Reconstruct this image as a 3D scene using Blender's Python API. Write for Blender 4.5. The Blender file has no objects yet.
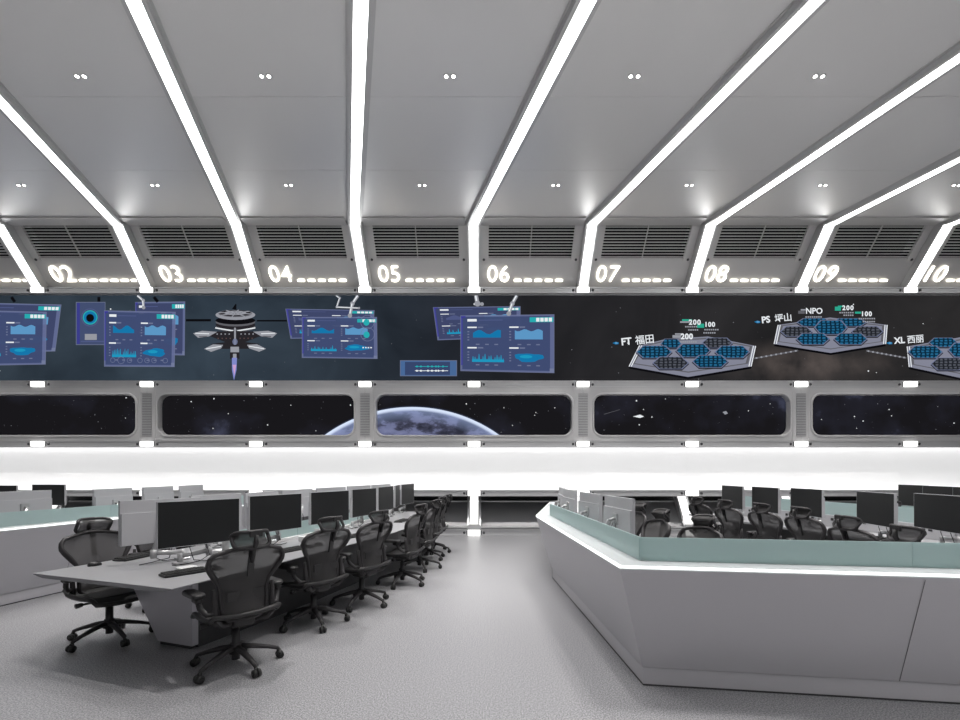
import bpy, bmesh, math, random
from mathutils import Vector, Matrix
random.seed(7)
SC = bpy.context.scene
COL = SC.collection
PI = math.pi
H = 1.6            # eye height
F = 480.0          # focal length in pixels of the 960 px frame
YW = 11.8          # plane of the display wall
V = Vector

# ------------------------------------------------------------------ materials
def srgb(r, g, b):
    def c(v):
        v /= 255.0
        return v/12.92 if v <= 0.04045 else ((v+0.055)/1.055)**2.4
    return (c(r), c(g), c(b), 1.0)

def mat(name, col, rough=.5, metal=0., spec=.5, emit=None, es=1.0):
    m = bpy.data.materials.new(name); m.use_nodes = True
    b = m.node_tree.nodes['Principled BSDF']
    b.inputs['Base Color'].default_value = col
    b.inputs['Roughness'].default_value = rough
    b.inputs['Metallic'].default_value = metal
    b.inputs['Specular IOR Level'].default_value = spec
    if emit:
        b.inputs['Emission Color'].default_value = emit
        b.inputs['Emission Strength'].default_value = es
    return m

def emis(name, col, s=1.0):
    m = bpy.data.materials.new(name); m.use_nodes = True
    nt = m.node_tree; nt.nodes.clear()
    o = nt.nodes.new('ShaderNodeOutputMaterial'); e = nt.nodes.new('ShaderNodeEmission')
    e.inputs[0].default_value = col; e.inputs[1].default_value = s
    nt.links.new(e.outputs[0], o.inputs[0])
    return m

class NT:
    """small node helper"""
    def __init__(s, m): s.t = m.node_tree
    def n(s, typ, **kw):
        x = s.t.nodes.new(typ)
        for k, v in kw.items(): setattr(x, k, v)
        return x
    def l(s, a, b): s.t.links.new(a, b)
    def math(s, op, a, b=None, clamp=False):
        x = s.n('ShaderNodeMath', operation=op); x.use_clamp = clamp
        for i, v in enumerate((a, b)):
            if v is None: continue
            if isinstance(v, (int, float)): x.inputs[i].default_value = v
            else: s.l(v, x.inputs[i])
        return x.outputs[0]
    def ramp(s, fac, stops):
        x = s.n('ShaderNodeValToRGB'); e = x.color_ramp.elements
        while len(e) < len(stops): e.new(.5)
        for k, (p, c) in enumerate(stops): e[k].position = p; e[k].color = c
        s.l(fac, x.inputs[0]); return x.outputs[0]
    def mix(s, fac, a, b, typ='MIX'):
        x = s.n('ShaderNodeMix', data_type='RGBA', blend_type=typ)
        for i, v in ((0, fac), (6, a), (7, b)):
            if isinstance(v, (int, float)): x.inputs[i].default_value = v
            elif isinstance(v, tuple): x.inputs[i].default_value = v
            else: s.l(v, x.inputs[i])
        return x.outputs[2]

M = {}
M['ceil'] = mat('satin_ceiling_metal', (.80, .795, .79, 1), .40, .38)
M['frieze'] = mat('frieze_metal', (.58, .575, .57, 1), .45, .35)
M['rail'] = mat('rail_metal', (.56, .56, .57, 1), .4, .45)
M['band'] = mat('window_frame_grey', (.60, .595, .60, 1), .42, .3)
M['raildark'] = mat('rail_dark_fitting', (.05, .05, .055, 1), .5)  # dark colour of the screws and small bars on rails and frieze
M['housing'] = mat('light_housing', (.60, .60, .60, 1), .4, .3)
M['slat'] = mat('grille_slat', (.80, .795, .79, 1), .5)
M['void'] = mat('dark_void', (.012, .012, .014, 1), .7)
M['wall'] = mat('painted_wall', (.22, .22, .225, 1), .6)
M['kick'] = mat('kick_panel', (.22, .22, .225, 1), .4, .3)
M['console'] = mat('console_panel', (.49, .482, .51, 1), .42, .12)
M['counter'] = mat('console_counter', (.46, .48, .49, 1), .35)
M['desk'] = mat('desk_top', (.255, .255, .267, 1), .38)
M['deskend'] = mat('desk_end_panel', (.50, .49, .53, 1), .4, .15)
M['deskdark'] = mat('desk_modesty', (.035, .035, .038, 1), .45)
M['black'] = mat('chair_plastic', (.022, .021, .022, 1), .42)
M['frame'] = mat('chair_frame', (.032, .030, .032, 1), .52, 0, .35)
M['caster'] = mat('caster_rubber', (.012, .012, .012, 1), .5)
M['screen'] = mat('monitor_screen', (.014, .015, .016, 1), .5, 0, .25)
M['mback'] = mat('monitor_back', (.45, .45, .47, 1), .42)
M['arm'] = mat('arm_silver', (.45, .45, .46, 1), .3, .5)
M['cable'] = mat('black_cable', (.015, .015, .015, 1), .5)
M['key'] = mat('keyboard_black', (.018, .018, .019, 1), .45)
M['steel'] = mat('brushed_steel', (.5, .5, .5, 1), .3, .9)
M['white'] = mat('white_plastic', (.7, .7, .7, 1), .4)
M['strip'] = emis('strip_diffuser', (1, 1, .995, 1), 8.2)
M['node'] = emis('node_light', (1, .99, .97, 1), 2.2)
M['pillar'] = emis('pillar_light', (1, .99, .97, 1), 1.8)
M['seam'] = mat('panel_seam', (.13, .13, .135, 1), .5)
M['lens'] = emis('downlight_lens', (1, .97, .93, 1), 14.0)
M['digit'] = emis('sign_glow', (1, .93, .81, 1), 4.8)
M['led'] = emis('console_led', (.97, 1, .98, 1), 1.8)
M['cove'] = emis('cove_led', (1, 1, .99, 1), 4.6)
M['halo'] = mat('backlit_panel', (.8, .8, .8, 1), .5, emit=(1, 1, 1, 1), es=.40)

# seat / back fabric: see-through pellicle
def mesh_mat(name, col, tr):
    m = bpy.data.materials.new(name); m.use_nodes = True
    k = NT(m); b = m.node_tree.nodes['Principled BSDF']; o = m.node_tree.nodes['Material Output']
    b.inputs['Base Color'].default_value = col; b.inputs['Roughness'].default_value = .7
    t = k.n('ShaderNodeBsdfTransparent'); x = k.n('ShaderNodeMixShader'); x.inputs[0].default_value = tr
    k.l(b.outputs[0], x.inputs[1]); k.l(t.outputs[0], x.inputs[2]); k.l(x.outputs[0], o.inputs[0])
    return m
M['mesh'] = mesh_mat('chair_mesh', (.042, .040, .041, 1), .15)
M['seatmesh'] = mesh_mat('seat_mesh', (.03, .03, .03, 1), .05)

def glass_mat():
    m = bpy.data.materials.new('frosted_teal_glass'); m.use_nodes = True
    k = NT(m); b = m.node_tree.nodes['Principled BSDF']; o = m.node_tree.nodes['Material Output']
    b.inputs['Base Color'].default_value = (.50, .575, .58, 1); b.inputs['Roughness'].default_value = .3
    tl = k.n('ShaderNodeBsdfTranslucent'); tl.inputs[0].default_value = (.60, .74, .73, 1)
    x = k.n('ShaderNodeMixShader'); x.inputs[0].default_value = .42
    k.l(b.outputs[0], x.inputs[1]); k.l(tl.outputs[0], x.inputs[2])
    t = k.n('ShaderNodeBsdfTransparent'); t.inputs[0].default_value = (.7, .9, .88, 1)
    y = k.n('ShaderNodeMixShader'); y.inputs[0].default_value = .12
    k.l(x.outputs[0], y.inputs[1]); k.l(t.outputs[0], y.inputs[2]); k.l(y.outputs[0], o.inputs[0])
    return m
M['glass'] = glass_mat()

def floor_mat():
    m = mat('speckled_floor', (.4, .4, .4, 1), .38, 0, .5); k = NT(m); b = m.node_tree.nodes['Principled BSDF']
    g = k.n('ShaderNodeNewGeometry')
    n1 = k.n('ShaderNodeTexNoise'); n1.inputs['Scale'].default_value = 105; n1.inputs['Detail'].default_value = 3
    n2 = k.n('ShaderNodeTexNoise'); n2.inputs['Scale'].default_value = 55; n2.inputs['Detail'].default_value = 2
    k.l(g.outputs['Position'], n1.inputs['Vector']); k.l(g.outputs['Position'], n2.inputs['Vector'])
    c1 = k.ramp(n1.outputs[0], [(.36, (.13, .13, .137, 1)), (.5, (.275, .274, .288, 1)), (.64, (.43, .428, .445, 1))])
    c2 = k.ramp(n2.outputs[0], [(.35, (.80, .80, .80, 1)), (.65, (1, 1, 1, 1))])
    k.l(k.mix(1.0, c1, c2, 'MULTIPLY'), b.inputs['Base Color'])
    return m
M['floor'] = floor_mat()

def space_screen_mat():
    m = emis('space_video', (0, 0, 0, 1), 1.0); k = NT(m); e = m.node_tree.nodes['Emission']
    g = k.n('ShaderNodeNewGeometry'); pos = g.outputs['Position']
    sx = k.n('ShaderNodeSeparateXYZ'); k.l(pos, sx.inputs[0])
    fx = k.math('DIVIDE', k.math('ADD', sx.outputs[0], 12.0), 24.0)
    base = k.ramp(fx, [(0.0, srgb(46, 56, 66)), (.2, srgb(52, 64, 76)), (.36, srgb(44, 53, 63)), (.47, srgb(36, 40, 48)), (.56, srgb(36, 36, 39)), (1.0, srgb(44, 43, 44))])
    nz = k.n('ShaderNodeTexNoise'); nz.inputs['Scale'].default_value = .55; nz.inputs['Detail'].default_value = 5; nz.inputs['Distortion'].default_value = .8
    k.l(pos, nz.inputs['Vector'])
    lum = k.ramp(nz.outputs[0], [(.3, (.72, .72, .72, 1)), (.7, (1.3, 1.28, 1.25, 1))])
    c = k.mix(1.0, base, lum, 'MULTIPLY')
    n3 = k.n('ShaderNodeTexNoise'); n3.inputs['Scale'].default_value = 1.6; n3.inputs['Detail'].default_value = 6; k.l(pos, n3.inputs['Vector'])
    dxx = k.math('DIVIDE', k.math('SUBTRACT', sx.outputs[0], 8.1), 2.6); dzz = k.math('DIVIDE', k.math('SUBTRACT', sx.outputs[2], 4.25), .7)
    dd = k.math('SQRT', k.math('ADD', k.math('MULTIPLY', dxx, dxx), k.math('MULTIPLY', dzz, dzz)))
    neb = k.math('MULTIPLY', k.math('SUBTRACT', 1.0, dd, True), k.math('MULTIPLY', 1.7, k.math('SUBTRACT', n3.outputs[0], .28, True), True), True)
    c = k.mix(neb, c, srgb(108, 98, 94))
    k.l(c, e.inputs[0])
    return m
M['space'] = space_screen_mat()

EX, EZ, ER = (412-480)/480*11.95, 1.6+(471-(407+150))/480*11.95, 150/480*11.95
def window_view_mat():
    m = emis('window_view', (0, 0, 0, 1), 1.0); k = NT(m); e = m.node_tree.nodes['Emission']
    g = k.n('ShaderNodeNewGeometry'); pos = g.outputs['Position']
    sx = k.n('ShaderNodeSeparateXYZ'); k.l(pos, sx.inputs[0])
    dx = k.math('SUBTRACT', sx.outputs[0], EX); dz = k.math('SUBTRACT', sx.outputs[2], EZ)
    d = k.math('DIVIDE', k.math('SQRT', k.math('ADD', k.math('MULTIPLY', dx, dx), k.math('MULTIPLY', dz, dz))), ER)
    nz = k.n('ShaderNodeTexNoise'); nz.inputs['Scale'].default_value = .8; nz.inputs['Detail'].default_value = 5
    k.l(pos, nz.inputs['Vector'])
    sky = k.ramp(nz.outputs[0], [(.5, srgb(25, 24, 27)), (.66, srgb(34, 34, 42)), (.82, srgb(84, 88, 112))])
    n2 = k.n('ShaderNodeTexNoise'); n2.inputs['Scale'].default_value = 1.5; n2.inputs['Detail'].default_value = 7; n2.inputs['Roughness'].default_value = .62
    mp = k.n('ShaderNodeMapping'); mp.inputs['Scale'].default_value = (1, 1, 2.2); k.l(pos, mp.inputs['Vector']); k.l(mp.outputs[0], n2.inputs['Vector'])
    land = k.ramp(n2.outputs[0], [(.42, srgb(46, 48, 62)), (.5, srgb(70, 72, 92)), (.56, srgb(108, 113, 146)), (.75, srgb(128, 134, 168))])
    rim = k.ramp(d, [(.90, (0, 0, 0, 1)), (.975, (.40, .40, .40, 1)), (.995, (1, 1, 1, 1))])
    globe = k.mix(rim, land, srgb(160, 178, 222))
    edge = k.ramp(d, [(.972, (0, 0, 0, 1)), (.988, (1, 1, 1, 1)), (1.0, (1, 1, 1, 1))])
    globe = k.mix(edge, globe, srgb(216, 228, 250))
    halo = k.ramp(k.math('SUBTRACT', d, .99), [(.0, (.35, .35, .35, 1)), (.02, (0, 0, 0, 1))])
    sky = k.mix(halo, sky, srgb(120, 140, 190))
    inside = k.math('LESS_THAN', d, 1.0)
    k.l(k.mix(inside, sky, globe), e.inputs[0])
    return m
M['view'] = window_view_mat()

def cell_mat(name, a, b):
    m = emis(name, a, 1.0); k = NT(m); e = m.node_tree.nodes['Emission']
    g = k.n('ShaderNodeNewGeometry'); mp = k.n('ShaderNodeMapping'); mp.inputs['Scale'].default_value = (9, 0, 15)
    k.l(g.outputs['Position'], mp.inputs['Vector'])
    v = k.n('ShaderNodeTexVoronoi', feature='DISTANCE_TO_EDGE'); v.inputs['Scale'].default_value = 1.0; v.inputs['Randomness'].default_value = .25
    k.l(mp.outputs[0], v.inputs['Vector'])
    k.l(k.ramp(v.outputs['Distance'], [(.08, a), (.3, b)]), e.inputs[0])
    return m
D = {  # colours shown on the big display
 'panel': emis('display_panel', srgb(50, 64, 102)), 'panelb': emis('display_panel_dim', srgb(50, 58, 92)),
 'bar': emis('display_bar_panel', srgb(72, 104, 150)), 'edge': emis('display_edge', srgb(118, 126, 156)), 'blue': emis('display_blue', srgb(54, 50, 150)),
 'cyan': emis('display_cyan', srgb(30, 150, 190)), 'cyan2': emis('display_cyan_deep', srgb(22, 118, 170)), 'sky': emis('display_sky', srgb(92, 150, 196)),
 'teal': emis('display_teal', srgb(40, 170, 175)), 'green': emis('display_green', srgb(45, 165, 140)), 'white': emis('display_white', srgb(232, 236, 240)),
 'grey': emis('display_grey', srgb(150, 152, 160)), 'mid': emis('display_mid_grey', srgb(96, 96, 102)), 'dark': emis('display_dark', srgb(40, 38, 42)),
 'ink': emis('display_ink', srgb(14, 14, 18)), 'lav': emis('display_lavender', srgb(130, 132, 148)), 'pink': emis('display_pink', srgb(200, 160, 205)),
 'flame': emis('display_flame', srgb(128, 136, 200)), 'rust': emis('display_rust', srgb(104, 82, 80)), 'ghost': emis('display_ghost', srgb(88, 98, 146)),
 'cellb': cell_mat('display_blue_cells', srgb(10, 34, 52), srgb(36, 104, 144)), 'cellg': cell_mat('display_grey_cells', srgb(28, 30, 36), srgb(84, 88, 98)),
}

def sheer(m, f):
    k = NT(m); e = m.node_tree.nodes['Emission']; o = m.node_tree.nodes['Material Output']
    t = k.n('ShaderNodeBsdfTransparent'); x = k.n('ShaderNodeMixShader'); x.inputs[0].default_value = f
    k.l(e.outputs[0], x.inputs[1]); k.l(t.outputs[0], x.inputs[2]); k.l(x.outputs[0], o.inputs[0])
for q_, f_ in (('panel', .22), ('panelb', .2), ('ghost', .45), ('blue', .35), ('edge', .25)): sheer(D[q_], f_)
# ------------------------------------------------------------------ mesh helper
class MB:
    def __init__(s): s.v = []; s.f = []; s.m = []; s.mats = []; s.sm = []
    def slot(s, m):
        if m not in s.mats: s.mats.append(m)
        return s.mats.index(m)
    def add(s, vs, fs, m, smooth=False):
        o = len(s.v); s.v += [tuple(p) for p in vs]; k = s.slot(m)
        for f in fs: s.f.append([i+o for i in f]); s.m.append(k); s.sm.append(smooth)
    def box(s, a, b, m):
        x0, y0, z0 = a; x1, y1, z1 = b
        vs = [(x, y, z) for x in (x0, x1) for y in (y0, y1) for z in (z0, z1)]
        s.add(vs, [(0, 1, 3, 2), (4, 6, 7, 5), (0, 4, 5, 1), (2, 3, 7, 6), (0, 2, 6, 4), (1, 5, 7, 3)], m)
    def obox(s, c, ax, hs, m):
        c = V(c); ax = [V(a) for a in ax]
        vs = [c + ax[0]*(i*hs[0]) + ax[1]*(j*hs[1]) + ax[2]*(l*hs[2]) for i in (-1, 1) for j in (-1, 1) for l in (-1, 1)]
        s.add(vs, [(0, 1, 3, 2), (4, 6, 7, 5), (0, 4, 5, 1), (2, 3, 7, 6), (0, 2, 6, 4), (1, 5, 7, 3)], m)
    def rbox(s, c, h, r, m, n=3):
        """box with rounded vertical corners and a small chamfer top and bottom"""
        cx, cy, cz = c; hx, hy, hz = h; pts = []
        for qx, qy, a0 in ((1, 1, 0), (-1, 1, PI/2), (-1, -1, PI), (1, -1, 1.5*PI)):
            for i in range(n+1):
                a = a0 + i/n*PI/2; pts.append((qx*(hx-r)+r*math.cos(a), qy*(hy-r)+r*math.sin(a)))
        ch = min(hz*.6, r*.5); N = len(pts); vs = []
        for z, q in ((-hz, 1-ch/max(hx, hy)), (-hz+ch, 1), (hz-ch, 1), (hz, 1-ch/max(hx, hy))):
            vs += [(cx+x*q, cy+y*q, cz+z) for x, y in pts]
        fs = [[r_*N+i, r_*N+(i+1) % N, (r_+1)*N+(i+1) % N, (r_+1)*N+i] for r_ in range(3) for i in range(N)]
        fs += [list(range(N))[::-1], [3*N+i for i in range(N)]]
        s.add(vs, fs, m)
    def tube(s, pts, r, m, n=8, closed=False, flat=1.0):
        pts = [V(p) for p in pts]; N = len(pts); vs = []; up = None
        rr = r if isinstance(r, (list, tuple)) else [r]*N
        for i, p in enumerate(pts):
            if closed: t = pts[(i+1) % N]-pts[i-1]
            else: t = pts[min(i+1, N-1)]-pts[max(i-1, 0)]
            t.normalize()
            if up is None: up = V((0, 0, 1)) if abs(t.z) < .9 else V((0, 1, 0))
            sd = t.cross(up); sd.normalize(); up2 = sd.cross(t); up2.normalize(); up = up2
            for k in range(n):
                a = 2*PI*k/n; vs.append(p + sd*(math.cos(a)*rr[i]) + up2*(math.sin(a)*rr[i]*flat))
        R = N if closed else N-1
        fs = [[i*n+k, i*n+(k+1) % n, ((i+1) % N)*n+(k+1) % n, ((i+1) % N)*n+k] for i in range(R) for k in range(n)]
        if not closed: fs += [list(range(n))[::-1], [(N-1)*n+k for k in range(n)]]
        s.add(vs, fs, m, True)
    def cyl(s, a, b, r0, r1, m, n=14): s.tube([a, b], [r0, r1], m, n)
    def prism(s, poly, z0, z1, m):
        N = len(poly); vs = [(x, y, z0) for x, y in poly]+[(x, y, z1) for x, y in poly]
        s.add(vs, [list(range(N))[::-1], [N+i for i in range(N)]]+[[i, (i+1) % N, N+(i+1) % N, N+i] for i in range(N)], m)
    def xprism(s, prof, x0, x1, m):
        """profile of (y, z) pulled along x"""
        N = len(prof); vs = [(x0, y, z) for y, z in prof]+[(x1, y, z) for y, z in prof]
        s.add(vs, [list(range(N)), [N+i for i in range(N)][::-1]]+[[i, N+i, N+(i+1) % N, (i+1) % N] for i in range(N)], m)
    def sweep(s, path, prof, m, side=1, caps=True):
        """closed profile of (inward offset, z) along a floor path with mitred corners"""
        rows = []
        for o, z in prof: rows.append([(x, y, z) for x, y in offset(path, o*side)])
        K, N = len(prof), len(path); vs = [rows[k][i] for i in range(N) for k in range(K)]
        fs = [[i*K+k, i*K+(k+1) % K, (i+1)*K+(k+1) % K, (i+1)*K+k] for i in range(N-1) for k in range(K)]
        if caps: fs += [list(range(K))[::-1], [(N-1)*K+k for k in range(K)]]
        s.add(vs, fs, m)
    def build(s, name, parent=None, bevel=0, loc=None):
        me = bpy.data.meshes.new(name); me.from_pydata(s.v, [], s.f)
        for m in s.mats: me.materials.append(m)
        for p, k, q in zip(me.polygons, s.m, s.sm): p.material_index = k; p.use_smooth = q
        bm = bmesh.new(); bm.from_mesh(me); bmesh.ops.recalc_face_normals(bm, faces=bm.faces); bm.to_mesh(me); bm.free()
        o = bpy.data.objects.new(name, me); COL.objects.link(o)
        if parent: o.parent = parent
        if loc: o.location = loc
        if bevel:
            b = o.modifiers.new('bevel', 'BEVEL'); b.width = bevel; b.segments = 2; b.limit_method = 'ANGLE'
        return o

def offset(path, d):
    """polyline moved to its left (d > 0) with mitred corners"""
    out = []; N = len(path)
    for i in range(N):
        ns = []
        if i > 0: t = V(path[i])-V(path[i-1]); ns.append(V((-t.y, t.x)).normalized())
        if i < N-1: t = V(path[i+1])-V(path[i]); ns.append(V((-t.y, t.x)).normalized())
        if len(ns) == 1: n = ns[0]*d
        else:
            b = (ns[0]+ns[1]); b.normalize(); n = b*(d/max(.3, b.dot(ns[0])))
        out.append((path[i][0]+n.x, path[i][1]+n.y))
    return out

def along(path, a):
    """point and heading at distance a"""
    for i in range(len(path)-1):
        p, q = V(path[i]), V(path[i+1]); L = (q-p).length
        if a <= L or i == len(path)-2: t = (q-p)/L; return p+t*a, t
        a -= L
def cut(path, a, b):
    pts = [tuple(along(path, a)[0])]; acc = 0
    for i in range(len(path)-1):
        acc += (V(path[i+1])-V(path[i])).length
        if a+1e-4 < acc < b-1e-4: pts.append(path[i+1])
    pts.append(tuple(along(path, b)[0])); return pts

def tag(o, label, cat, group=None):
    o['label'] = label; o['category'] = cat
    if group: o['group'] = group
    return o
def thing(name, label, cat, loc=(0, 0, 0), rz=0, group=None):
    o = bpy.data.objects.new(name, None); COL.objects.link(o); o.empty_display_size = .1
    o.location = loc; o.rotation_euler = (0, 0, rz)
    return tag(o, label, cat, group)
def struct(o): o['kind'] = 'structure'; return o
def dup(root, loc, rz, label, group=None):
    r = root.copy(); COL.objects.link(r); r.location = loc; r.rotation_euler = (0, 0, rz); r['label'] = label
    if group: r['group'] = group
    for ch in list(root.children):
        c = ch.copy(); COL.objects.link(c); c.parent = r
        for g in ch.children:
            d = g.copy(); COL.objects.link(d); d.parent = c
    return r
ORD = ['first', 'second', 'third', 'fourth', 'fifth', 'sixth', 'seventh', 'eighth', 'ninth', 'tenth', 'eleventh', 'twelfth']

# ------------------------------------------------------------------ room shell
XL, XR, YB, ZC, YK = -16.2, 16.2, -6.0, 7.23, 10.8
MOD, X0 = 2.68, -.147
SK = -.277            # slant of the ceiling strips, x per metre of depth
def sx(k): return X0+MOD*k

b = MB(); b.box((XL, YB, -.12), (XR, YW+1.2, 0), M['floor']); struct(b.build('floor'))
b = MB()
for y0, y1 in ((YB, .2), (.206, 3.6), (3.606, 7.22), (7.226, 8.98), (8.986, YK)):
    b.box((XL, y0, ZC), (XR, y1, ZC+.08), M['ceil'])
b.box((XL, YB, ZC+.1), (XR, YK, ZC+.14), M['void'])
struct(b.build('ceiling'))
b = MB(); b.box((XL-.1, YB, 0), (XL, YW+1.2, ZC+.2), M['wall']); struct(b.build('wall_left'))
b = MB(); b.box((XR, YB, 0), (XR+.1, YW+1.2, ZC+.2), M['wall']); struct(b.build('wall_right'))
b = MB(); b.box((XL, YB-.1, 0), (XR, YB, ZC+.2), M['white']); struct(b.build('wall_front'))
b = MB(); b.box((XL, YW+1.0, 0), (XR, YW+1.1, ZC+.2), M['void']); struct(b.build('wall_back'))

# sloping frieze plate above the display, with openings for the grilles
SU = V((0, -1.0, 1.13)).normalized(); SN = V((0, -SU.z, SU.y)); SXA = V((1, 0, 0)); SLEN = math.hypot(1.0, 1.13)
REC = .15
def slope(x, t, n=0.0):       # t 0..1 from the rail up to the ceiling, n towards the room
    return V((x, YW, 6.10)) + SU*(t*SLEN) + SN*(n-REC+.15) + V((0, 0, 0))
def splate(b, x0, x1, t0, t1, n0, n1, m):
    c = slope((x0+x1)/2, (t0+t1)/2, (n0+n1)/2)
    b.obox(c, (SXA, SU, SN), ((x1-x0)/2, (t1-t0)*SLEN/2, abs(n1-n0)/2), m)
T0, T1 = .435, .955
b = MB()
for k in range(-6, 6):
    xa, xb = sx(k), sx(k+1); c = (xa+xb)/2; h = .99
    splate(b, xa, xb, -.05, T0, -.19, -.15, M['frieze']); splate(b, xa, xb, T1, 1.0, -.19, -.15, M['frieze'])
    splate(b, xa, c-h, T0, T1, -.19, -.15, M['frieze']); splate(b, c+h, xb, T0, T1, -.19, -.15, M['frieze'])
    # raised face sheet round the grille
    splate(b, xa+.17, xb-.17, T1, .995, -.15, -.135, M['frieze'])
    splate(b, xa+.17, c-h, T0-.04, T1, -.15, -.135, M['frieze']); splate(b, c+h, xb-.17, T0-.04, T1, -.15, -.135, M['frieze'])
    b.box((xa+.19, 10.62, ZC-.035), (xb-.19, 10.95, ZC-.003), M['frieze'])
    for x in (xa+.24, xb-.24):
        for t in (.975, .415):
            p = slope(x, t, -.137); b.cyl(p, p+SN*.012, .03, .03, M['raildark'], 10)
struct(b.build('trim_1'))
for i, k in enumerate(range(-5, 5)):
    xa, xb = sx(k), sx(k+1); c = (xa+xb)/2; h = .99; nm = '%02d' % (i+1)
    t = thing('vent_grille', 'dark horizontal slatted vent grille above the glowing number %s' % nm, 'vent', tuple(slope(c, T0, -.15)), 0, 'vent grilles above the numbers')
    def part(bb, n):
        o = bb.build(n, t); o.location = -V(t.location); return o
    bb = MB(); splate(bb, c-h, c+h, T0, T1, -.42, -.40, M['void']); 
    for q in (T0, T1): splate(bb, c-h, c+h, q-.005, q+.005, -.40, -.19, M['void'])
    part(bb, 'duct')
    bb = MB(); n = 12
    for q in range(n):
        tt = T0+(q+.5)/n*(T1-T0)
        splate(bb, c-h, c+h, tt-.0052, tt+.0052, -.146, -.138, M['slat'])
    part(bb, 'slats')
    bb = MB(); splate(bb, c-.008, c+.008, T0, T1, -.17, -.138, M['rail']); part(bb, 'divider')

# glowing numbers
def text(name, body, size, mtl, parent=None, ext=.0, bev=.0, off=0., spacing=1.0):
    cu = bpy.data.curves.new(name, 'FONT'); cu.body = body; cu.size = size; cu.extrude = ext; cu.bevel_depth = bev; cu.offset = off
    cu.space_character = spacing; cu.materials.append(mtl); cu.resolution_u = 4
    o = bpy.data.objects.new(name+'_curve', cu); COL.objects.link(o)
    me = bpy.data.meshes.new_from_object(o.evaluated_get(bpy.context.evaluated_depsgraph_get())); me.name = name
    bpy.data.objects.remove(o); bpy.data.curves.remove(cu)
    o = bpy.data.objects.new(name, me); COL.objects.link(o)
    if parent: o.parent = parent
    return o
SROT = math.atan2(SU.z, SU.y)
for i, k in enumerate(range(-5, 5)):
    nm = '%02d' % (i+1); xa = sx(k)
    base = slope(xa+.31-.007*xa, .068, -.15)
    t = thing('number_sign', 'glowing white number %s with a row of glowing letters on the sloping frieze' % nm, 'sign', tuple(base), 0, 'glowing bay numbers')
    o = text('numeral', nm, .56, M['digit'], t, .004, .001, -.006, 1.04)
    o.rotation_euler = (SROT, 0, 0); o.location = SN*.03
    for q in range(6 if i < 3 else 5):
        st = .66 if i >= 3 else .62
        p = SXA*(st+q*.255) + SU*.035 + SN*.03
        bb = MB(); bb.obox(p+SXA*.10, (SXA, SU, SN), (.085, .024, .008), M['digit']); bb.build('letter_bar', t)  # plain bars stand in for small glowing letters

# linear lights that fold from the ceiling down the frieze
SW = .105
pos_words = {-4: 'at the far left edge of the photo', -3: 'between numbers 02 and 03', -2: 'between numbers 03 and 04', -1: 'between numbers 04 and 05', 0: 'between numbers 05 and 06',
             1: 'between numbers 06 and 07', 2: 'between numbers 07 and 08', 3: 'between numbers 08 and 09', 4: 'between numbers 09 and 10', 5: 'right of number 10', -5: 'left of number 01'}
pos_words[-4] = 'between numbers 01 and 02'
for k in range(-5, 6):
    x = sx(k); y1 = YB+.1 if -2 < k < 5 else 2.6 if k < 0 else .8  # unseen lengths shaped for light: rear runs extended, left runs cut short
    lim = (XR-.3-x)/-SK; y1 = max(y1, YK-lim)
    t = thing('linear_light', 'long white light line folding from ceiling to wall rail, %s' % pos_words[k], 'ceiling light', (x, YK, ZC), 0, 'linear lights across the ceiling')
    L = y1-YK
    bb = MB()                     # local: start at the fold, run towards the camera
    def cs(w0, w1, z0, z1, m, e=0.0):
        dx = SK*L; q = e
        vs = [(w, yy, z) for (xx, yy) in ((0, e), (dx, L)) for w in (w0+xx, w1+xx) for z in (z0, z1)]
        bb.add(vs, [(0, 1, 3, 2), (4, 6, 7, 5), (0, 4, 5, 1), (2, 3, 7, 6), (0, 2, 6, 4), (1, 5, 7, 3)], m)
    cs(-.15, .15, -.05, 0, M['housing']); cs(-.15, -.09, -.10, -.05, M['housing']); cs(.09, .15, -.10, -.05, M['housing'])
    cs(-.185, -.15, -.012, 0, M['housing']); cs(.15, .185, -.012, 0, M['housing'])
    bb.build('ceiling_housing', t)
    bb = MB(); cs(-.088, .088, -.095, -.052, M['strip']); bb.build('ceiling_diffuser', t)
    bb = MB(); org = V((x, YK, ZC))
    c = slope(x, .5, -.08)-org
    bb.obox(c, (SXA, SU, SN), (.15, SLEN*.5, .07), M['housing'])
    for q in (-1, 1): bb.obox(c+SXA*q*.13+SN*.08, (SXA, SU, SN), (.018, SLEN*.5, .03), M['housing'])
    bb.build('frieze_housing', t)
    bb = MB(); bb.obox(c+SN*.085-SU*.0, (SXA, SU, SN), (.086, SLEN*.5+.05, .014), M['strip']); bb.build('frieze_diffuser', t)

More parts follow.
